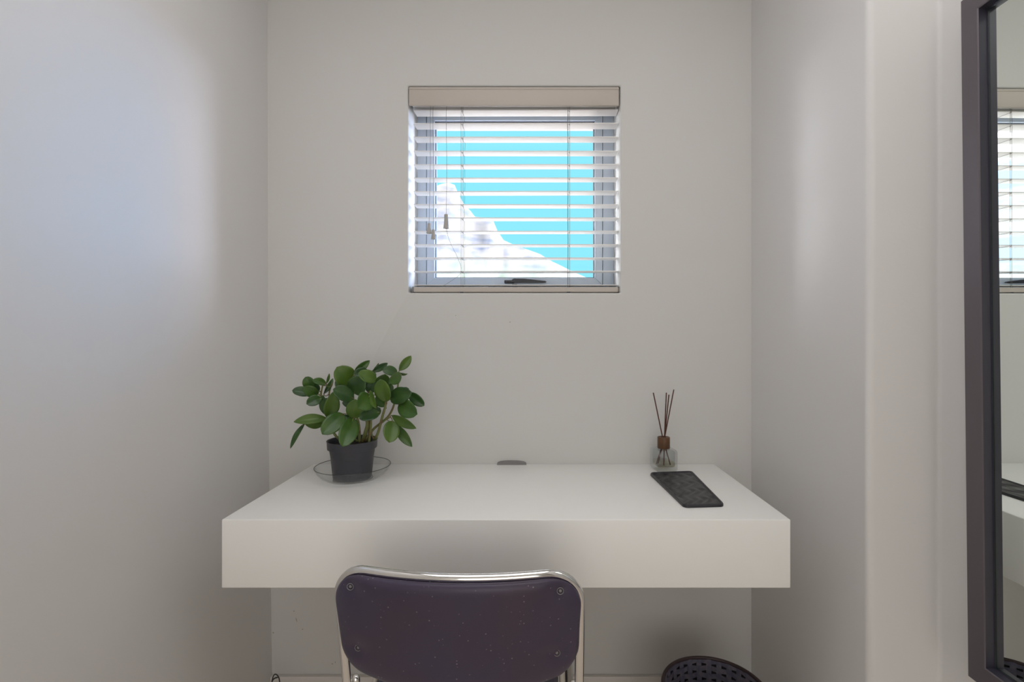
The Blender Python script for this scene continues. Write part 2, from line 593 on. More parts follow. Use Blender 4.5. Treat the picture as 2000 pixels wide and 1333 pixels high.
# ------------------------------------------------------------------ venetian blind
def blind():
    B = thing('venetian_blind', (-.06, 1.73, OZ0), 'white horizontal slat blind with cream valance hanging in the small window', 'blind')
    off = Vector(B.location)
    def fin(bm, name, m, par=B, **k):
        for v in bm.verts: v.co -= off
        return finish(bm, name, m, par, **k)
    # valance board with rolled top edge and short returns
    bm = bmesh.new()
    x0, x1, z0, z1 = OX0 + .0035, OX1 - .0055, 1.9345, 1.9955
    box(bm, (x0, 1.679, z0), (x1, 1.688, z1), .002)
    box(bm, (x0, 1.6772, z1 - .009), (x1, 1.684, z1 - .0025), .0015)
    fin(bm, 'valance', M_VAL, smooth=True, angle=40)
    bm = bmesh.new()
    box(bm, (x0 + .006, 1.700, 1.9415), (x1 - .004, 1.757, 1.985), .002)
    fin(bm, 'headrail', M_SLAT)
    sx0, sx1 = -.3960, .2862
    yf, yb = 1.708, 1.758
    zs = [CH + (650 - y) / 1000 * yf for y in (215, 241.3, 268, 295.7, 321.8, 348, 374.2, 400.2, 426.2, 452.2, 478.4, 504.4, 530.6)]
    bm = bmesh.new()
    rnd = random.Random(4)
    for i, z in enumerate(zs):
        t = rnd.uniform(-.0006, .0006)
        a = rnd.uniform(-.0012, .0004)
        # gently tapered cross section
        sec = [(yf, z - .0013), (yf + .0004, z - .0016), (yb - .0015, z - .0014 + t), (yb, z - .0002 + t), (yb - .0015, z + .0012 + t), (yf + .0004, z + .0013)]
        L = [bm.verts.new((sx0, y, q + a)) for y, q in sec]
        Rr = [bm.verts.new((sx1, y, q - a * .5)) for y, q in sec]
        bm.faces.new(L); bm.faces.new(Rr[::-1])
        for k in range(6):
            bm.faces.new((L[k], L[(k + 1) % 6], Rr[(k + 1) % 6], Rr[k]))
    # lowest slat resting just above the bottom rail
    zl = 1.3475
    box(bm, (sx0, yf, zl - .0013), (sx1, yb, zl + .0013), .0006, 1)
    fin(bm, 'slats', M_SLAT)
    bm = bmesh.new()
    box(bm, (sx0 - .001, 1.705, 1.3235), (sx1 + .0005, 1.757, 1.3408), .003)
    rail = fin(bm, 'bottom_rail', M_VAL)
    for sx in (sx0 - .004, sx1 + .0005):
        bm = bmesh.new()
        box(bm, (sx, 1.703, 1.3222), (sx + .0035, 1.759, 1.3420), .001)
        for v in bm.verts: v.co -= off
        finish(bm, 'end_cap', M_GROM, rail)
    ladder_x = [(902 - 1040) / 1000 * yf, (1110 - 1040) / 1000 * yf]
    for lx in ladder_x:
        bm = bmesh.new()
        ys = (yf - .0012, yb + .0012)
        for q, y in enumerate(ys):
            pts = []
            zz = [1.944] + zs + [zl, 1.324]
            for a, z in enumerate(zz):
                w = .0012 * math.sin(a * 2.1 + q) if a < 4 else .0004 * math.sin(a * 1.3)
                pts.append((lx + (.003 if q else -.002) + w, y, z))
            tube(bm, smooth_path(pts, 3), .00055, 5)
        # lift cord through the slats
        tube(bm, [(lx + .004, yf - .002, 1.944), (lx + .0045, yf - .002, 1.6), (lx + .004, yf - .002, 1.324)], .00055, 5)
        for z in zs:
            tube(bm, [(lx - .002, yf, z - .0024), (lx + .003, yb, z - .0024)], .0005, 4)
            tube(bm, [(lx + .001, yf - .0012, z - .004), (lx + .005, yf - .0012, z - .0075)], .0007, 5)
        fin(bm, 'ladder_cord', M_CORD, smooth=True)
        bm = bmesh.new()
        box(bm, (lx - .006, 1.7035, 1.3195 + .0006), (lx + .006, 1.7065, 1.3245), .0008, 1)
        fin(bm, 'cord_plug', M_GASK, B)
    # pull cords with bell shaped tassels
    D = 1.690
    for (cx0, cx, yt, yb_, w0, w1) in ((840.5, 838, 437, 457, 6, 10.5), (845.5, 846.5, 449, 468, 6, 9.5), (871.5, 871.5, 419, 447, 7.5, 11)):
        bm = bmesh.new()
        top = px(cx0, 212, D)
        top.z = 1.950; top.y = 1.6965
        midp = px((cx0 + cx) / 2 + 1, 330, D)
        bot = px(cx, yt, D)
        tube(bm, smooth_path([top, px(cx0, 240, D), midp, bot, bot - Vector((0, 0, .006))], 4), .00055, 6)
        pc = fin(bm, 'pull_cord', M_CORD, smooth=True)
        bm = bmesh.new()
        s = D / 1000 / 2
        h = (yb_ - yt) * D / 1000
        lathe(bm, [(0, 0), (w0 * s * .7, 0), (w0 * s, -.002), (w0 * s * 1.05, -h * .35), (w1 * s * .93, -h * .86), (w1 * s, -h * .90), (w1 * s, -h), (w1 * s * .6, -h), (0, -h * .8)], 20, bot)
        fin(bm, 'tassel', M_TASS, pc, smooth=True, angle=40)
        if w1 == 11:
            bm = bmesh.new()
            P = [(872, 446), (875, 462), (882, 480), (892, 500), (900, 520), (902, 530), (896, 539), (884, 548), (865, 560)]
            tube(bm, smooth_path([px(a, b, D) for a, b in P], 5), .0005, 5)
            fin(bm, 'cord_tail', M_CORD, pc, smooth=True)
blind()

# ------------------------------------------------------------------ mountain outside
def mountain():
    prof = [(560, 520), (620, 470), (690, 440), (760, 410), (810, 392), (840, 374), (858, 361), (875, 357), (888, 362), (898, 385), (908, 402), (920, 414), (927, 424), (955, 427), (965, 434), (970, 450), (984, 470), (1008, 481), (1030, 488), (1055, 497), (1075, 510), (1096, 520), (1120, 532), (1150, 545), (1200, 566), (1290, 600), (1400, 630)]
    def H(x):
        for (a, b), (c, d) in zip(prof, prof[1:]):
            if a <= x <= c: return b + (d - b) * (x - a) / (c - a)
        return 660
    D0 = 600.0
    bm = bmesh.new()
    NX, NY = 210, 56
    grid = []
    for j in range(NY + 1):
        row = []
        for i in range(NX + 1):
            xp = 560 + (1400 - 560) * i / NX
            X = (xp - 1040) / 1000 * D0
            ridge = max(0.0, (650 - H(xp)) / 1000 * D0)
            s = j / NY                               # 0 at the foot, .75 ridge, 1 behind
            Y = D0 - 330 * (1 - s / .75) if s < .75 else D0 + 260 * (s - .75) / .25
            if s < .75:
                k = s / .75
                k = .10 * k + .55 * k ** 2 + .35 * k ** 4
            else:
                k = 1 - (s - .75) / .25
            z = ridge * k
            n = noise.fractal(Vector((X * .03, Y * .02, 3.1)), 1.0, 2.0, 5)
            z += n * 7 * min(1, abs(k - 1) * 6) * (1 if s < .95 else 0)
            if s == 0: z = -40
            row.append(bm.verts.new((X, Y, CH + z)))
        grid.append(row)
    for j in range(NY):
        for i in range(NX):
            bm.faces.new((grid[j][i], grid[j][i + 1], grid[j + 1][i + 1], grid[j + 1][i]))
    o = finish(bm, 'mountain', M_ROCK, smooth=True)
    return tag(o, 'pale rocky mountain slope far outside, seen through the blind slats', 'mountain')
mountain()

# ------------------------------------------------------------------ desk
DX0, DX1, DY0, DZ1, DZ0 = -.7185, .5965, 1.183, .757, .5985
def desk():
    D = thing('floating_desk', (-.061, 1.43, DZ0), 'long thick white floating desk fixed to the wall under the window', 'desk')
    off = Vector(D.location)
    bm = bmesh.new()
    box(bm, (DX0, DY0, DZ0), (DX1, YB - .0005, DZ1), .0022, 3)
    for v in bm.verts: v.co -= off
    finish(bm, 'desk_body', M_DESK, D, smooth=True, angle=40)
    # half round cable grommet at the back edge
    bm = bmesh.new()
    c = Vector((-.068, 1.668, DZ1))
    n = 20
    rw = .048
    prof = []
    for k in range(n + 1):
        a = math.pi * k / n
        prof.append((rw * math.cos(a), .0125 * math.sin(a) ** .6))
    for (y0, y1) in ((1.6705, 1.6822),):
        F = [bm.verts.new((c.x + x, y0, DZ1 + z * .6)) for x, z in prof]
        K = [bm.verts.new((c.x + x, y1, DZ1 + z)) for x, z in prof]
        bm.faces.new(F); bm.faces.new(K[::-1])
        for a in range(n + 1):
            b2 = (a + 1) % (n + 1)
            bm.faces.new((F[a], F[b2], K[b2], K[a]))
    for v in bm.verts: v.co -= off
    g = finish(bm, 'cable_grommet', M_GROM, D, smooth=True, angle=40)
    g['label'] = 'grey plastic cable grommet at the back edge'
desk()

# ------------------------------------------------------------------ mirror
def mirror():
    W, H, T = .47, 1.332, .0265
    wf = .0395
    z0 = .517
    yaw, roll = math.radians(.5), math.radians(.73)    # hangs a touch crooked on its nail
    M = thing('wall_mirror', (.880, 1.0, z0), 'tall mirror in a dark brown-black frame hung at the right edge', 'mirror')
    Uh = Vector((math.sin(yaw), -math.cos(yaw), 0))            # along the wall, towards the viewer
    Nt = Vector((-math.cos(yaw), -math.sin(yaw), 0))           # out of the wall
    Z = Vector((0, 0, 1))
    Zt = Z * math.cos(roll) - Uh * math.sin(roll)
    U = Uh * math.cos(roll) + Z * math.sin(roll)
    org = Vector((.8795, 1.0025, z0)) - Vector((.880, 1.0, z0))
    def P(u, n, z): return org + U * u + Nt * n + Zt * z
    # frame profile: (inset from outer edge, height above wall plane)
    prof = [(0, 0), (0, T), (.002, T + .0015), (wf - .002, T + .0015), (wf, T), (wf + .0008, .0110), (wf + .0030, .0106), (wf + .0030, 0)]
    bm = bmesh.new()
    loops = []
    for ins, h in prof:
        loops.append([bm.verts.new(P(u, h, z)) for u, z in ((ins, ins), (W - ins, ins), (W - ins, H - ins), (ins, H - ins))])
    n = len(prof)
    for a in range(n):
        A, B = loops[a], loops[(a + 1) % n]
        for k in range(4):
            bm.faces.new((A[k], A[(k + 1) % 4], B[(k + 1) % 4], B[k]))
    fr = finish(bm, 'frame', [M_MFRAME, M_LIP], M)
    for q in (16, 17, 18, 19, 20, 21, 22, 23):
        fr.data.polygons[q].material_index = 1
    g = wf + .0012
    bm = bmesh.new()
    def quad(u0, u1, z0_, z1_, n0, n1):
        vs = [[bm.verts.new(P(u, nn, z)) for u, z in ((u0, z0_), (u1, z0_), (u1, z1_), (u0, z1_))] for nn in (n0, n1)]
        bm.faces.new(vs[0]); bm.faces.new(vs[1])
        for k in range(4):
            bm.faces.new((vs[0][k], vs[0][(k + 1) % 4], vs[1][(k + 1) % 4], vs[1][k]))
    quad(g, W - g, g, H - g, .0055, .0095)
    finish(bm, 'mirror_glass', M_MIRROR, M)
    # polished green bevel of the plate
    bm = bmesh.new()
    g = wf + .0030
    prof = [(g, .0096), (g, .0106), (g + .0016, .0098), (g + .0016, .0096)]
    loops = [[bm.verts.new(P(u, h, z)) for u, z in ((i_, i_), (W - i_, i_), (W - i_, H - i_), (i_, H - i_))] for i_, h in prof]
    for a in range(4):
        A, B = loops[a], loops[(a + 1) % 4]
        for k in range(4):
            bm.faces.new((A[k], A[(k + 1) % 4], B[(k + 1) % 4], B[k]))
    finish(bm, 'glass_edge', M_MEDGE, M)
mirror()

# ------------------------------------------------------------------ chair
def chair():
    cx, cy = -.1385, .893
    C = thing('dining_chair', (cx, cy, 0), 'dark purple-black vinyl chair with chrome tube frame pushed up to the desk', 'chair', rz=math.radians(-2.3))
    HW = .2285
    def bend(x, z, d):
        """surface of the back: x across, z height, d = depth beyond the camera side face"""
        wrap = .044 * (x / HW) ** 2
        lean = (.775 - z) * .19
        return Vector((x, -.030 + wrap + lean + d, z))
    zt, zb = .7590, .572
    rt, rb = .062, .040
    def outline(off, n=14):
        w = HW - .0035 + off
        a, b = zt + off, zb - off
        pts = []
        for (sx, cz, r, a0) in ((1, a, rt + off, 0), (-1, a, rt + off, 90), (-1, b, rb + off, 180), (1, b, rb + off, 270)):
            zz = cz - r if cz == a else cz + r
            for k in range(n + 1):
                t = math.radians(a0 + 90 * k / n)
                pts.append((sx * (w - r) + r * math.cos(t), zz + r * math.sin(t)))
        return pts
    # resample straight runs for bending
    def dense(pts, step=.012):
        out = []
        for (a, b) in zip(pts, pts[1:] + pts[:1]):
            d = math.hypot(b[0] - a[0], b[1] - a[1])
            m = max(1, int(d / step))
            for k in range(m): out.append((a[0] + (b[0] - a[0]) * k / m, a[1] + (b[1] - a[1]) * k / m))
        return out
    def taper(x, z):
        return x * (1 - .03 * max(0, (.70 - z) / .13))
    def sag(x, z): return z - .034 * max(0, min(1, (.64 - z) / .06)) * max(0, 1 - (x / HW) ** 2)
    O = [(taper(x, z), sag(x, z)) for x, z in dense(outline(0))]
    zc = (zt + zb) / 2
    buttons = [(-.187, .736), (.187, .736), (-.181, .614), (.181, .614)]
    def dimple(x, z):
        return sum(.0075 * math.exp(-((x - a) ** 2 + (z - b) ** 2) / .00022) for a, b in buttons)
    bm = bmesh.new()
    ss = [1.0, .992, .975, .95, .91, .86, .80, .73, .65, .56, .46, .35, .24, .12]
    def prof(s):
        return .0135 * math.sqrt(max(0.0, 1 - s ** 9))
    def ring(s, side):
        r = []
        for x, z in O:
            X, Zz = x * s, zc + (z - zc) * s
            th = prof(s)
            d = .012 - th + dimple(X, Zz) if side == 0 else .012 + th * .9
            r.append(bm.verts.new(bend(X, Zz, d)))
        return r
    R0 = [ring(s, 0) for s in ss]
    R1 = [ring(s, 1) for s in ss[1:]]
    seq = R1[::-1] + R0
    for A, B in zip(seq, seq[1:]):
        m = len(A)
        for k in range(m): bm.faces.new((A[k], A[(k + 1) % m], B[(k + 1) % m], B[k]))
    bm.faces.new(seq[0]); bm.faces.new(seq[-1])
    back = finish(bm, 'backrest', M_VINYL, C, smooth=True)
    for x, z in buttons:
        bm = bmesh.new()
        p = bend(x, z, .006)
        pts = [p + Vector((.0058 * math.cos(a), -.0008, .0058 * math.sin(a))) for a in [2 * math.pi * k / 20 for k in range(20)]]
        tube(bm, pts, .0006, 6, closed=True)
        g = bmesh.ops.create_uvsphere(bm, u_segments=14, v_segments=8, radius=.0028)
        for v in g['verts']: v.co = p + Vector((v.co.x, v.co.y * .35, v.co.z))
        finish(bm, 'bolt', M_GROM, back, smooth=True)
    # chrome tube: up both sides and over the top, then down as rear legs
    Rt = .0086
    path = []
    off = .0012
    xo = HW - .006 + off
    zto = zt + off + .001
    rr = rt + off
    side = [(xo, z) for z in (.36, .42, .48, .54, .60, .65, .69)]
    arc = [(xo - rr + rr * math.cos(t), zto - rr + rr * math.sin(t)) for t in [math.radians(a) for a in range(0, 91, 9)]]
    top = [(x, zto) for x in [xo - rr - (2 * (xo - rr)) * k / 14 for k in range(1, 14)]]
    right = side + arc
    full = right + top + [(-x, z) for x, z in right[::-1]]
    pts = []
    for x, z in full:
        q = bend(x, z, .026)
        pts.append(q)
    kneeR = [Vector((xo, .20, .0115)), Vector((xo, .175, .06)), Vector((xo, .150, .20))]
    legs_r = [Vector((xo, .02, .012)), Vector((xo, .045, .12)), Vector((xo, .070, .24))]
    legs_l = [Vector((-p.x, p.y, p.z)) for p in legs_r[::-1]]
    bm = bmesh.new()
    tube(bm, legs_r + pts + legs_l, Rt, 18)
    finish(bm, 'back_frame', M_CHROME, C, smooth=True)
    # seat
    bm = bmesh.new()
    box(bm, (-.185, .120, .445), (.185, .520, .487), .018, 4)
    for v in bm.verts:
        if v.co.z > .47: v.co.z += .010 * (1 - (v.co.x / .2) ** 2)
    seat = finish(bm, 'seat', M_SEAT, C, smooth=True, angle=60)
    bm = bmesh.new()
    e = [(-.193, .115), (.193, .115), (.193, .525), (-.193, .525)]
    ring = []
    for k, (x, y) in enumerate(e):
        sx, sy = (1 if x > 0 else -1), (1 if y > .3 else -1)
        a0 = {(-1, -1): 180, (1, -1): 270, (1, 1): 0, (-1, 1): 90}[(sx, sy)]
        for a in range(0, 91, 15):
            t = math.radians(a0 + a)
            ring.append(Vector((x - sx * .04 + .04 * math.cos(t), y - sy * .04 + .04 * math.sin(t), .470)))
    tube(bm, ring, .006, 8, closed=True)
    finish(bm, 'trim', M_PIPE, seat, smooth=True)
    # seat rail and front legs, one chrome tube bent on each side
    for s in (-1, 1):
        bm = bmesh.new()
        x = s * .208
        P = smooth_path([(x, .062, .425), (x, .20, .425), (x, .46, .428), (x, .515, .415), (x, .525, .36), (x, .53, .20), (x, .54, .012)], 6)
        tube(bm, P, .0105, 14)
        finish(bm, 'leg', M_CHROME, C, smooth=True)
        bm = bmesh.new()
        lathe(bm, [(0, .5165), (.0035, .516), (.0062, .5135), (.0078, .509), (.0082, .503), (.0074, .500), (.0068, .4995), (.0068, .425), (0, .425)], 18, (s * .213, .105, 0))
        finish(bm, 'seat_bolt', M_CHROME, C, smooth=True, angle=60)
        bm = bmesh.new()
        tube(bm, [(s * .208, .30, .427), (s * .12, .30, .447)], .008, 10)
        finish(bm, 'seat_bracket', M_CHROME, C, smooth=True)
chair()

# ------------------------------------------------------------------ waste basket
def basket():
    X, Y, HT, RT, RB = .469, 1.3145, .270, .1295, .100
    Bk = thing('waste_basket', (X, Y, 0), 'round dark woven waste basket on the floor under the desk', 'waste basket')
    bm = bmesh.new()
    nb, ns = 14, 30
    def R(z): return RB + (RT - RB) * (z / HT) ** .8
    hz = HT / nb
    # horizontal bands weaving in and out of the uprights
    for b in range(nb):
        z0, z1 = b * hz + hz * .17, (b + 1) * hz - hz * .17
        m = ns * 4
        rings = []
        for k in range(m):
            a = 2 * math.pi * k / m
            w = .0028 * math.sin(a * ns / 2 + (math.pi if b % 2 else 0))
            c, s = math.cos(a), math.sin(a)
            q = []
            for (z, o) in ((z0, -.0009), (z0, .0009), (z1, .0009), (z1, -.0009)):
                rr = R(z) + w + o
                q.append(bm.verts.new((rr * c, rr * s, z + .004)))
            rings.append(q)
        for k in range(m):
            A, B = rings[k], rings[(k + 1) % m]
            for i in range(4): bm.faces.new((A[i], A[(i + 1) % 4], B[(i + 1) % 4], B[i]))
    # uprights
    for s_ in range(ns):
        a = 2 * math.pi * (s_ + .5) / ns
        wd = .0068
        prev = None
        for i in range(nb * 2 + 1):
            z = HT * i / (nb * 2)
            rr = R(z)
            c = Vector((math.cos(a) * rr, math.sin(a) * rr, z + .002))
            t = Vector((-math.sin(a), math.cos(a), 0)) * wd
            n = Vector((math.cos(a), math.sin(a), 0)) * .0007
            q = [bm.verts.new(c - t - n), bm.verts.new(c + t - n), bm.verts.new(c + t + n), bm.verts.new(c - t + n)]
            if prev:
                for j in range(4): bm.faces.new((prev[j], prev[(j + 1) % 4], q[(j + 1) % 4], q[j]))
            prev = q
    finish(bm, 'woven_body', M_WEAVE, Bk)
    bm = bmesh.new()  # added dark shell, puts shade into the gaps of the weave
    lathe(bm, [(R(0) + .0050, .001), (R(HT * .5) + .0050, HT * .5), (R(HT) + .0040, HT), (R(HT) + .0048, HT), (R(HT * .5) + .0058, HT * .5), (R(0) + .0058, .001)], 72, closed=True)
    finish(bm, 'gap_shade_shell', M_GAPSHADE, Bk, smooth=True, angle=40)
    bm = bmesh.new()
    pts = [(math.cos(a) * (RT + .0005), math.sin(a) * (RT + .0005), HT + .002) for a in [2 * math.pi * k / 96 for k in range(96)]]
    tube(bm, pts, .0046, 8, closed=True)
    finish(bm, 'rim', M_BRIM, Bk, smooth=True)
    bm = bmesh.new()
    lathe(bm, [(0, .003), (RB - .004, .003), (RB - .004, 0.0), (0, 0.0)], 48)
    finish(bm, 'bottom', M_WEAVE, Bk)
basket()

# ------------------------------------------------------------------ loose cable in the corner
def cable():
    bm = bmesh.new()
    P = [(527, 1352, 1.60), (531, 1332, 1.60), (535, 1320, 1.61), (540, 1319, 1.61), (545, 1326, 1.60), (546, 1340, 1.59), (541, 1350, 1.58)]
    pts = [px(*p) for p in P]
    pts = [Vector((-.80, 1.52, .0035)), Vector((-.815, 1.56, .006))] + pts + [Vector((-.77, 1.57, .006)), Vector((-.74, 1.55, .0035)), Vector((-.70, 1.50, .0035))]
    tube(bm, smooth_path(pts, 6), .0016, 8)
    a = [px(*p) for p in ((531, 1333, 1.60), (535, 1327, 1.60), (543, 1324, 1.60))]
    tube(bm, smooth_path(a, 4), .0022, 8)
    o = finish(bm, 'cable', M_CABLE, smooth=True)
    tag(o, 'thin dark cable looped up at the left corner of the baseboard', 'cable')
cable()

# ------------------------------------------------------------------ glass dish + plant
PX, PY = -.533, 1.516
def dish():
    R = .1070
    prof = [(0, .0), (.055, .0), (.078, .0045), (.092, .0140), (.1025, .0255), (R, .0365), (R + .0006, .0382), (R - .0008, .0392), (R - .0024, .0380),
            (.1005, .0262), (.0900, .0162), (.0770, .0072), (.055, .0028), (0, .0028)]
    bm = bmesh.new()
    lathe(bm, prof, 72)
    o = thing('glass_dish', (PX + .002, PY, DZ1 + .0003), None, None)
    finish(bm, 'bowl', M_DISH, o, smooth=True)
    bm = bmesh.new()
    tube(bm, [(R * math.cos(a), R * math.sin(a), .0390) for a in [2 * math.pi * k / 96 for k in range(96)]], .0011, 8, closed=True)
    finish(bm, 'rim', M_RIM, o, smooth=True)
    bm = bmesh.new()
    tube(bm, [(.0555 * math.cos(a), .0555 * math.sin(a), .0012) for a in [2 * math.pi * k / 96 for k in range(96)]], .0008, 8, closed=True)
    finish(bm, 'foot_ring', M_RIM, o, smooth=True)
    tag(o, 'shallow clear glass dish under the black plant pot', 'dish')
dish()

def plant():
    zb = DZ1 + .0034
    Pn = thing('potted_plant', (PX, PY, zb), 'leafy green peperomia plant in a black plastic pot standing in a glass dish', 'plant')
    off = Vector(Pn.location)
    bm = bmesh.new()
    prof = [(0, 0), (.053, 0), (.0555, .002), (.0640, .082), (.0655, .084), (.0712, .0855), (.0715, .087), (.0722, .106), (.0735, .108), (.0715, .1085), (.0690, .107), (.0660, .085), (.052, .006), (0, .006)]
    lathe(bm, prof, 64)
    for v in bm.verts: v.co.z *= 1.035; v.co.x *= .985; v.co.y *= .985
    finish(bm, 'pot', M_POT, Pn, smooth=True, angle=35)
    bm = bmesh.new()
    lathe(bm, [(0, .098), (.03, .0975), (.066, .094), (.067, .09), (0, .088)], 40)
    finish(bm, 'soil', M_SOIL, Pn, smooth=True)
    def cp(cx, cy, d):                       # crop coordinates of the plant study -> world
        return px(540 + cx / 4.76, 680 + cy / 4.76, PY + d) - off
    stems = [
        ([(800, 875, 0), (830, 780, -.005), (845, 690, -.01), (800, 600, -.015), (790, 480, -.02), (800, 330, -.01)], .0062),
        ([(900, 875, .01), (945, 790, 0), (985, 640, -.005), (1015, 530, -.01), (1020, 420, 0), (990, 330, 0)], .0046),
        ([(830, 870, .02), (900, 760, .02), (1030, 650, .015), (1090, 540, .01), (1125, 380, .01), (1140, 230, .015)], .0042),
        ([(770, 880, -.02), (770, 760, -.025), (755, 670, -.03), (725, 580, -.03), (715, 470, -.02), (705, 340, -.01)], .0042),
        ([(700, 880, .0), (560, 830, -.01), (490, 690, -.01), (440, 560, -.005), (415, 440, 0), (430, 350, 0)], .0042),
        ([(760, 880, .03), (640, 760, .03), (520, 560, .03), (490, 430, .03), (520, 330, .03)], .0036),
        ([(850, 875, .03), (870, 700, .03), (880, 500, .03), (900, 320, .03), (900, 230, .03)], .0040),
        ([(860, 880, -.02), (870, 800, -.02), (880, 700, -.02), (870, 590, -.03), (860, 450, -.04)], .0034),
        ([(905, 850, 0), (885, 790, .01), (930, 730, .01), (1060, 645, .0)], .0030),
    ]
    samples = []
    bm = bmesh.new()
    for P, r in stems:
        pts = smooth_path([cp(*p) for p in P], 6)
        samples += pts[6:]
        tube(bm, pts, [r * (1 - .45 * i / (len(pts) - 1)) for i in range(len(pts))], 9)
    # leaf table: base x, y, d   tip x, y, d   apparent width   shade   roll degrees
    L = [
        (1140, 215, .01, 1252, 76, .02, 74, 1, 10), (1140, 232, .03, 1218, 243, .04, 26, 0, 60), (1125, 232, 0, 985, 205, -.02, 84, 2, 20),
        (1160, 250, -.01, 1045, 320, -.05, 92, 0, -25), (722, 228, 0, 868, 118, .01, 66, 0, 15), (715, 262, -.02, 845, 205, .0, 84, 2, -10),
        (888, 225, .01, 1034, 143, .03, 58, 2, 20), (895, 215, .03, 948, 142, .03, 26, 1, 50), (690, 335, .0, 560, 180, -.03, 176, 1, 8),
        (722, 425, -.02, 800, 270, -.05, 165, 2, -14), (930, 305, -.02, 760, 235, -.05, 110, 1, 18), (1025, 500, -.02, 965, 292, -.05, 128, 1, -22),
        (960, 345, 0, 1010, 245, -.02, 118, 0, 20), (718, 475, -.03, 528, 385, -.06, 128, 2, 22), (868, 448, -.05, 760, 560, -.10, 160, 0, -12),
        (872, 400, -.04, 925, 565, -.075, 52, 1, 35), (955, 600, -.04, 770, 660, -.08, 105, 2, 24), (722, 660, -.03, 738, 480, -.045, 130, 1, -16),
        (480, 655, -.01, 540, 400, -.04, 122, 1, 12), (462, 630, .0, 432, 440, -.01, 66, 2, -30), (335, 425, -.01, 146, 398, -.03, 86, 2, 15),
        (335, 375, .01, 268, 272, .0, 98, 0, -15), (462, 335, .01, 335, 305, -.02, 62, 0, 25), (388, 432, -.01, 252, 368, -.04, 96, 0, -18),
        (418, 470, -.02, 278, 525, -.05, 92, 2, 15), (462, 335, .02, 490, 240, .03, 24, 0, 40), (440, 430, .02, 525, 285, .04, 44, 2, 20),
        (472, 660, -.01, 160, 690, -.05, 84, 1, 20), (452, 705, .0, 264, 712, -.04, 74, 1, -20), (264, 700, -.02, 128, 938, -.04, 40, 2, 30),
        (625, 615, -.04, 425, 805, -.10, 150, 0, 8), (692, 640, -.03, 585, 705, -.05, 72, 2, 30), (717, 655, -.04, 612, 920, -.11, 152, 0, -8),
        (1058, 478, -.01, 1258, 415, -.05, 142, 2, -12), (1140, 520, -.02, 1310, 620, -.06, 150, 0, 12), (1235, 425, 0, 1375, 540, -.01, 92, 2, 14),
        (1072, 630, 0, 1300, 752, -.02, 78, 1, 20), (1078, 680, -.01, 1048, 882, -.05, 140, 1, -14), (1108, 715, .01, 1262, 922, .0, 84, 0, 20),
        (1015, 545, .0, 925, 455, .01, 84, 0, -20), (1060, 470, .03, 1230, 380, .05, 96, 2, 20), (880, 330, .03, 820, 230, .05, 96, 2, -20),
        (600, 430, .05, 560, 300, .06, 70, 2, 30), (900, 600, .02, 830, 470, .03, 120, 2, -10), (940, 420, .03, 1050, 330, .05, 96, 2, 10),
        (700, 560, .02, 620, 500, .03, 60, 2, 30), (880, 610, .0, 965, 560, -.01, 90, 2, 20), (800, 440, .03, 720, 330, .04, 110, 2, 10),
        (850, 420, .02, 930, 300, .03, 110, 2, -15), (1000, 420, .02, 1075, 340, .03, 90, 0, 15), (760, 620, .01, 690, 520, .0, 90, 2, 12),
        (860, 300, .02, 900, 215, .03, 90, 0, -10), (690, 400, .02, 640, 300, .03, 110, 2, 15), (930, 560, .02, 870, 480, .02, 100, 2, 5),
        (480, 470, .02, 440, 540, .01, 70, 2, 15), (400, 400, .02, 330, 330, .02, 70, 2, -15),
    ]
    fo = bmesh.new()
    rnd = random.Random(11)
    view = Vector((0, -1, .12)).normalized()
    NU, NV = 14, 8
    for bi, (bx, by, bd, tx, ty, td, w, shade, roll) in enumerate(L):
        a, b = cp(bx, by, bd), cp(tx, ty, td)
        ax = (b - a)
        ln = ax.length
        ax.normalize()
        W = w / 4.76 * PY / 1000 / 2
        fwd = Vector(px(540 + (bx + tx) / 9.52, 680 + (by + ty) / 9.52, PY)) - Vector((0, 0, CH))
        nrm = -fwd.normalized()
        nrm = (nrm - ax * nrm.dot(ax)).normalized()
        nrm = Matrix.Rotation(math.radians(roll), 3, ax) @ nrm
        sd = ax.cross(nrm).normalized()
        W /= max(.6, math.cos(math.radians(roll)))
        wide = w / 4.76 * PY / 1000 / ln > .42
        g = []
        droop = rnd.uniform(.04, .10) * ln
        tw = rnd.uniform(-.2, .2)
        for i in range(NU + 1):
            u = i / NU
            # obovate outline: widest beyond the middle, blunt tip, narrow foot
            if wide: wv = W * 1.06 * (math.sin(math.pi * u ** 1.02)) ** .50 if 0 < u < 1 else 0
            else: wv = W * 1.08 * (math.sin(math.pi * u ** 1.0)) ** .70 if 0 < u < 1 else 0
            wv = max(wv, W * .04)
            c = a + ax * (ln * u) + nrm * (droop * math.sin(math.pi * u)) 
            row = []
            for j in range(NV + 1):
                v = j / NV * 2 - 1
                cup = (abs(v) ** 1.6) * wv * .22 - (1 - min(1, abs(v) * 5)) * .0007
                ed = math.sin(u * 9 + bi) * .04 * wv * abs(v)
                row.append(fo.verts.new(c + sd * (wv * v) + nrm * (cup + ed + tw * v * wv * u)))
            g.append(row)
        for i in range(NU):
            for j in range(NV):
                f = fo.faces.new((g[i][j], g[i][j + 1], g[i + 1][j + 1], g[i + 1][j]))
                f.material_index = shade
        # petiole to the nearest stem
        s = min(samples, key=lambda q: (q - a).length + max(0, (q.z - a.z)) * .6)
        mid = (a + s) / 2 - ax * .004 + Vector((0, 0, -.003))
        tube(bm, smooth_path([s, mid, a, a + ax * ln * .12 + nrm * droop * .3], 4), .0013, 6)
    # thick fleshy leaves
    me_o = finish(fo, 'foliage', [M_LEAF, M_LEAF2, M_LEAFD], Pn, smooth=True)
    md = me_o.modifiers.new('thick', 'SOLIDIFY')
    md.thickness = .0011
    finish(bm, 'stems', M_STEM, Pn, smooth=True)
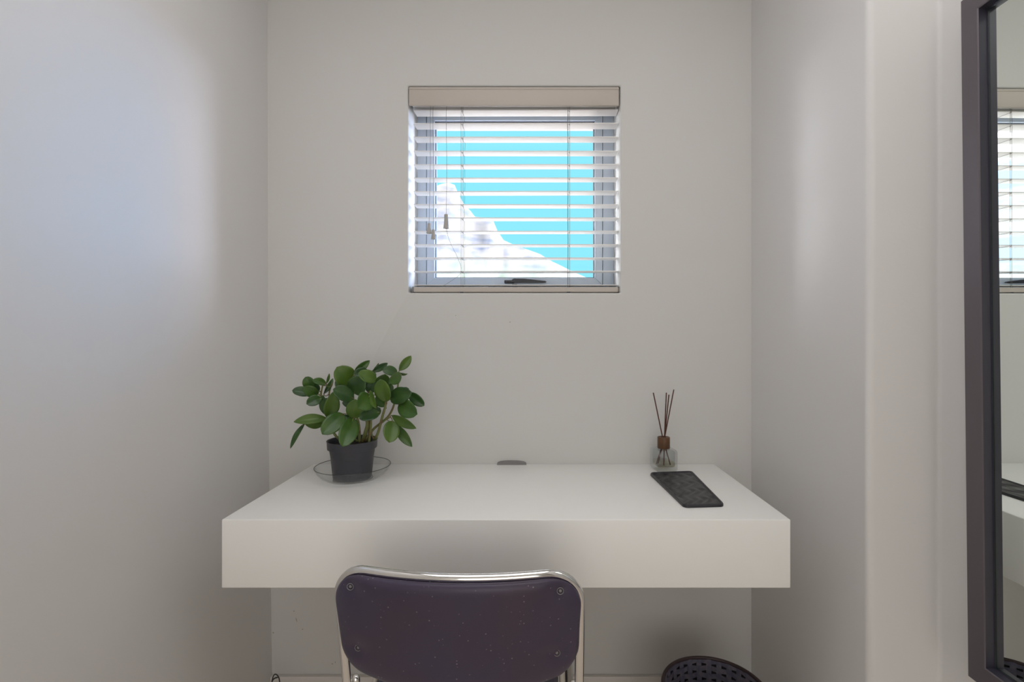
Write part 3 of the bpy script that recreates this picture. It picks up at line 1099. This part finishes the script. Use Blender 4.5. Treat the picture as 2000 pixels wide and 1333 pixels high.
plant()

# ------------------------------------------------------------------ reed diffuser
def diffuser():
    D = 1.612
    bx = (1296.5 - 1040) / 1000 * D
    R_ = thing('reed_diffuser', (bx, D + .002, DZ1 + .0003), 'small square clear glass reed diffuser with brown cap and four sticks', 'diffuser', rz=math.radians(6))
    s = .0345
    bm = bmesh.new()
    def shell(h0, h1, w, bev, top=True):
        g = bmesh.ops.create_cube(bm, size=1.0)
        vs = g['verts']
        for v in vs:
            v.co = Vector((v.co.x * 2 * w, v.co.y * 2 * w, h0 + (v.co.z + .5) * (h1 - h0)))
        bmesh.ops.bevel(bm, geom=list({e for v in vs for e in v.link_edges}), offset=bev, segments=4, affect='EDGES', profile=.5)
    shell(0, .067, s, .009)
    shell(.014, .063, s - .0065, .006)
    lathe(bm, [(.0135, .065), (.0135, .072), (.0105, .072), (.0105, .061)], 24)
    finish(bm, 'bottle', M_BOTTLE, R_, smooth=True, angle=50)
    bm = bmesh.new()
    box(bm, (-s + .0072, -s + .0072, .0125), (s - .0072, s - .0072, .030), .004, 3)
    finish(bm, 'perfume_oil', M_LIQ, R_, smooth=True, angle=50)
    bm = bmesh.new()
    lathe(bm, [(.004, .0675), (.0185, .0675), (.0192, .069), (.0192, .1015), (.0182, .103), (.0085, .103), (.0080, .098), (.0040, .0975)], 40)
    finish(bm, 'cap', M_CAPW, R_, smooth=True, angle=40)
    inv = Matrix.Rotation(-math.radians(6), 3, 'Z')
    base = Vector(R_.location)
    for k, (tx, ty, d, fx, bx_, by_) in enumerate(((1276, 768, .01, -.004, .018, -.010), (1301.5, 768, .02, .002, -.004, -.012), (1306.5, 772, -.01, .003, -.014, .012), (1316, 762, .015, .004, -.022, .004))):
        bm = bmesh.new()
        top = inv @ (px(tx, ty, D + d) - base)
        mid = Vector((fx * 1.2, .002 * (k - 1.5), .103))
        bot = Vector((bx_, by_, .0165))
        tube(bm, [bot, mid.lerp(bot, .3), mid, mid.lerp(top, .5), top], .0019, 8)
        finish(bm, 'reed', M_REED, R_, smooth=True, angle=60)
diffuser()

# ------------------------------------------------------------------ ribbed mat
def ribbed_mat():
    zt = DZ1
    q = [(1268, 926), (1352, 923), (1416, 989), (1336, 991.5)]
    P = []
    for x, y in q:
        D = (CH - zt - .003) / ((y - 650) / 1000)
        P.append(Vector(((x - 1040) / 1000 * D, D)))
    c = sum(P, Vector((0, 0))) / 4
    T = thing('rubber_mat', (c.x, c.y, zt + .0003), 'black embossed rectangular mat lying on the right side of the desk', 'mat')
    def bil(u, v):
        return (P[0] * (1 - u) * (1 - v) + P[1] * u * (1 - v) + P[2] * u * v + P[3] * (1 - u) * v) - c
    W, H, r = .125, .29, .014
    def clampround(u, v):
        """pull the corners of the unit square in to a rounded outline"""
        x, y = (u - .5) * W, (v - .5) * H
        ax_, ay = W / 2 - r, H / 2 - r
        dx, dy = max(0, abs(x) - ax_), max(0, abs(y) - ay)
        if dx > 0 and dy > 0:
            m = max(dx, dy)
            l = math.hypot(dx, dy)
            k = m / l
            x = math.copysign(ax_ + dx * k, x)
            y = math.copysign(ay + dy * k, y)
        return x / W + .5, y / H + .5
    NU, NV = 64, 150
    bm = bmesh.new()
    g = []
    for j in range(NV + 1):
        row = []
        for i in range(NU + 1):
            u, v = i / NU, j / NV
            e = min(u * W, (1 - u) * W, v * H, (1 - v) * H)
            if e < .0065: h = .0060 + .0016 * math.sin(min(1, e / .0065) * math.pi)
            elif e < .009: h = .0042
            else:
                # wavy leaf-like ribs
                x, y = u * W, v * H
                w = math.sin((x * 210 + 1.6 * math.sin(y * 95)) + y * 60)
                cut = math.sin(y * 95 + x * 40)
                h = .0046 + .0019 * w * (0.6 + .4 * cut)
            if e <= 1e-9: h = .0045
            a, b = clampround(u, v)
            p = bil(a, b)
            row.append(bm.verts.new((p.x, p.y, h)))
        g.append(row)
    for j in range(NV):
        for i in range(NU):
            bm.faces.new((g[j][i], g[j][i + 1], g[j + 1][i + 1], g[j + 1][i]))
    # skirt and underside
    border = [g[0][i] for i in range(NU + 1)] + [g[j][NU] for j in range(1, NV + 1)] + [g[NV][i] for i in range(NU - 1, -1, -1)] + [g[j][0] for j in range(NV - 1, 0, -1)]
    low = [bm.verts.new((v.co.x, v.co.y, 0)) for v in border]
    m = len(border)
    for k in range(m): bm.faces.new((border[k], border[(k + 1) % m], low[(k + 1) % m], low[k]))
    bm.faces.new(low)
    o = finish(bm, 'embossed_pad', M_MAT, T, smooth=True, angle=50)
ribbed_mat()
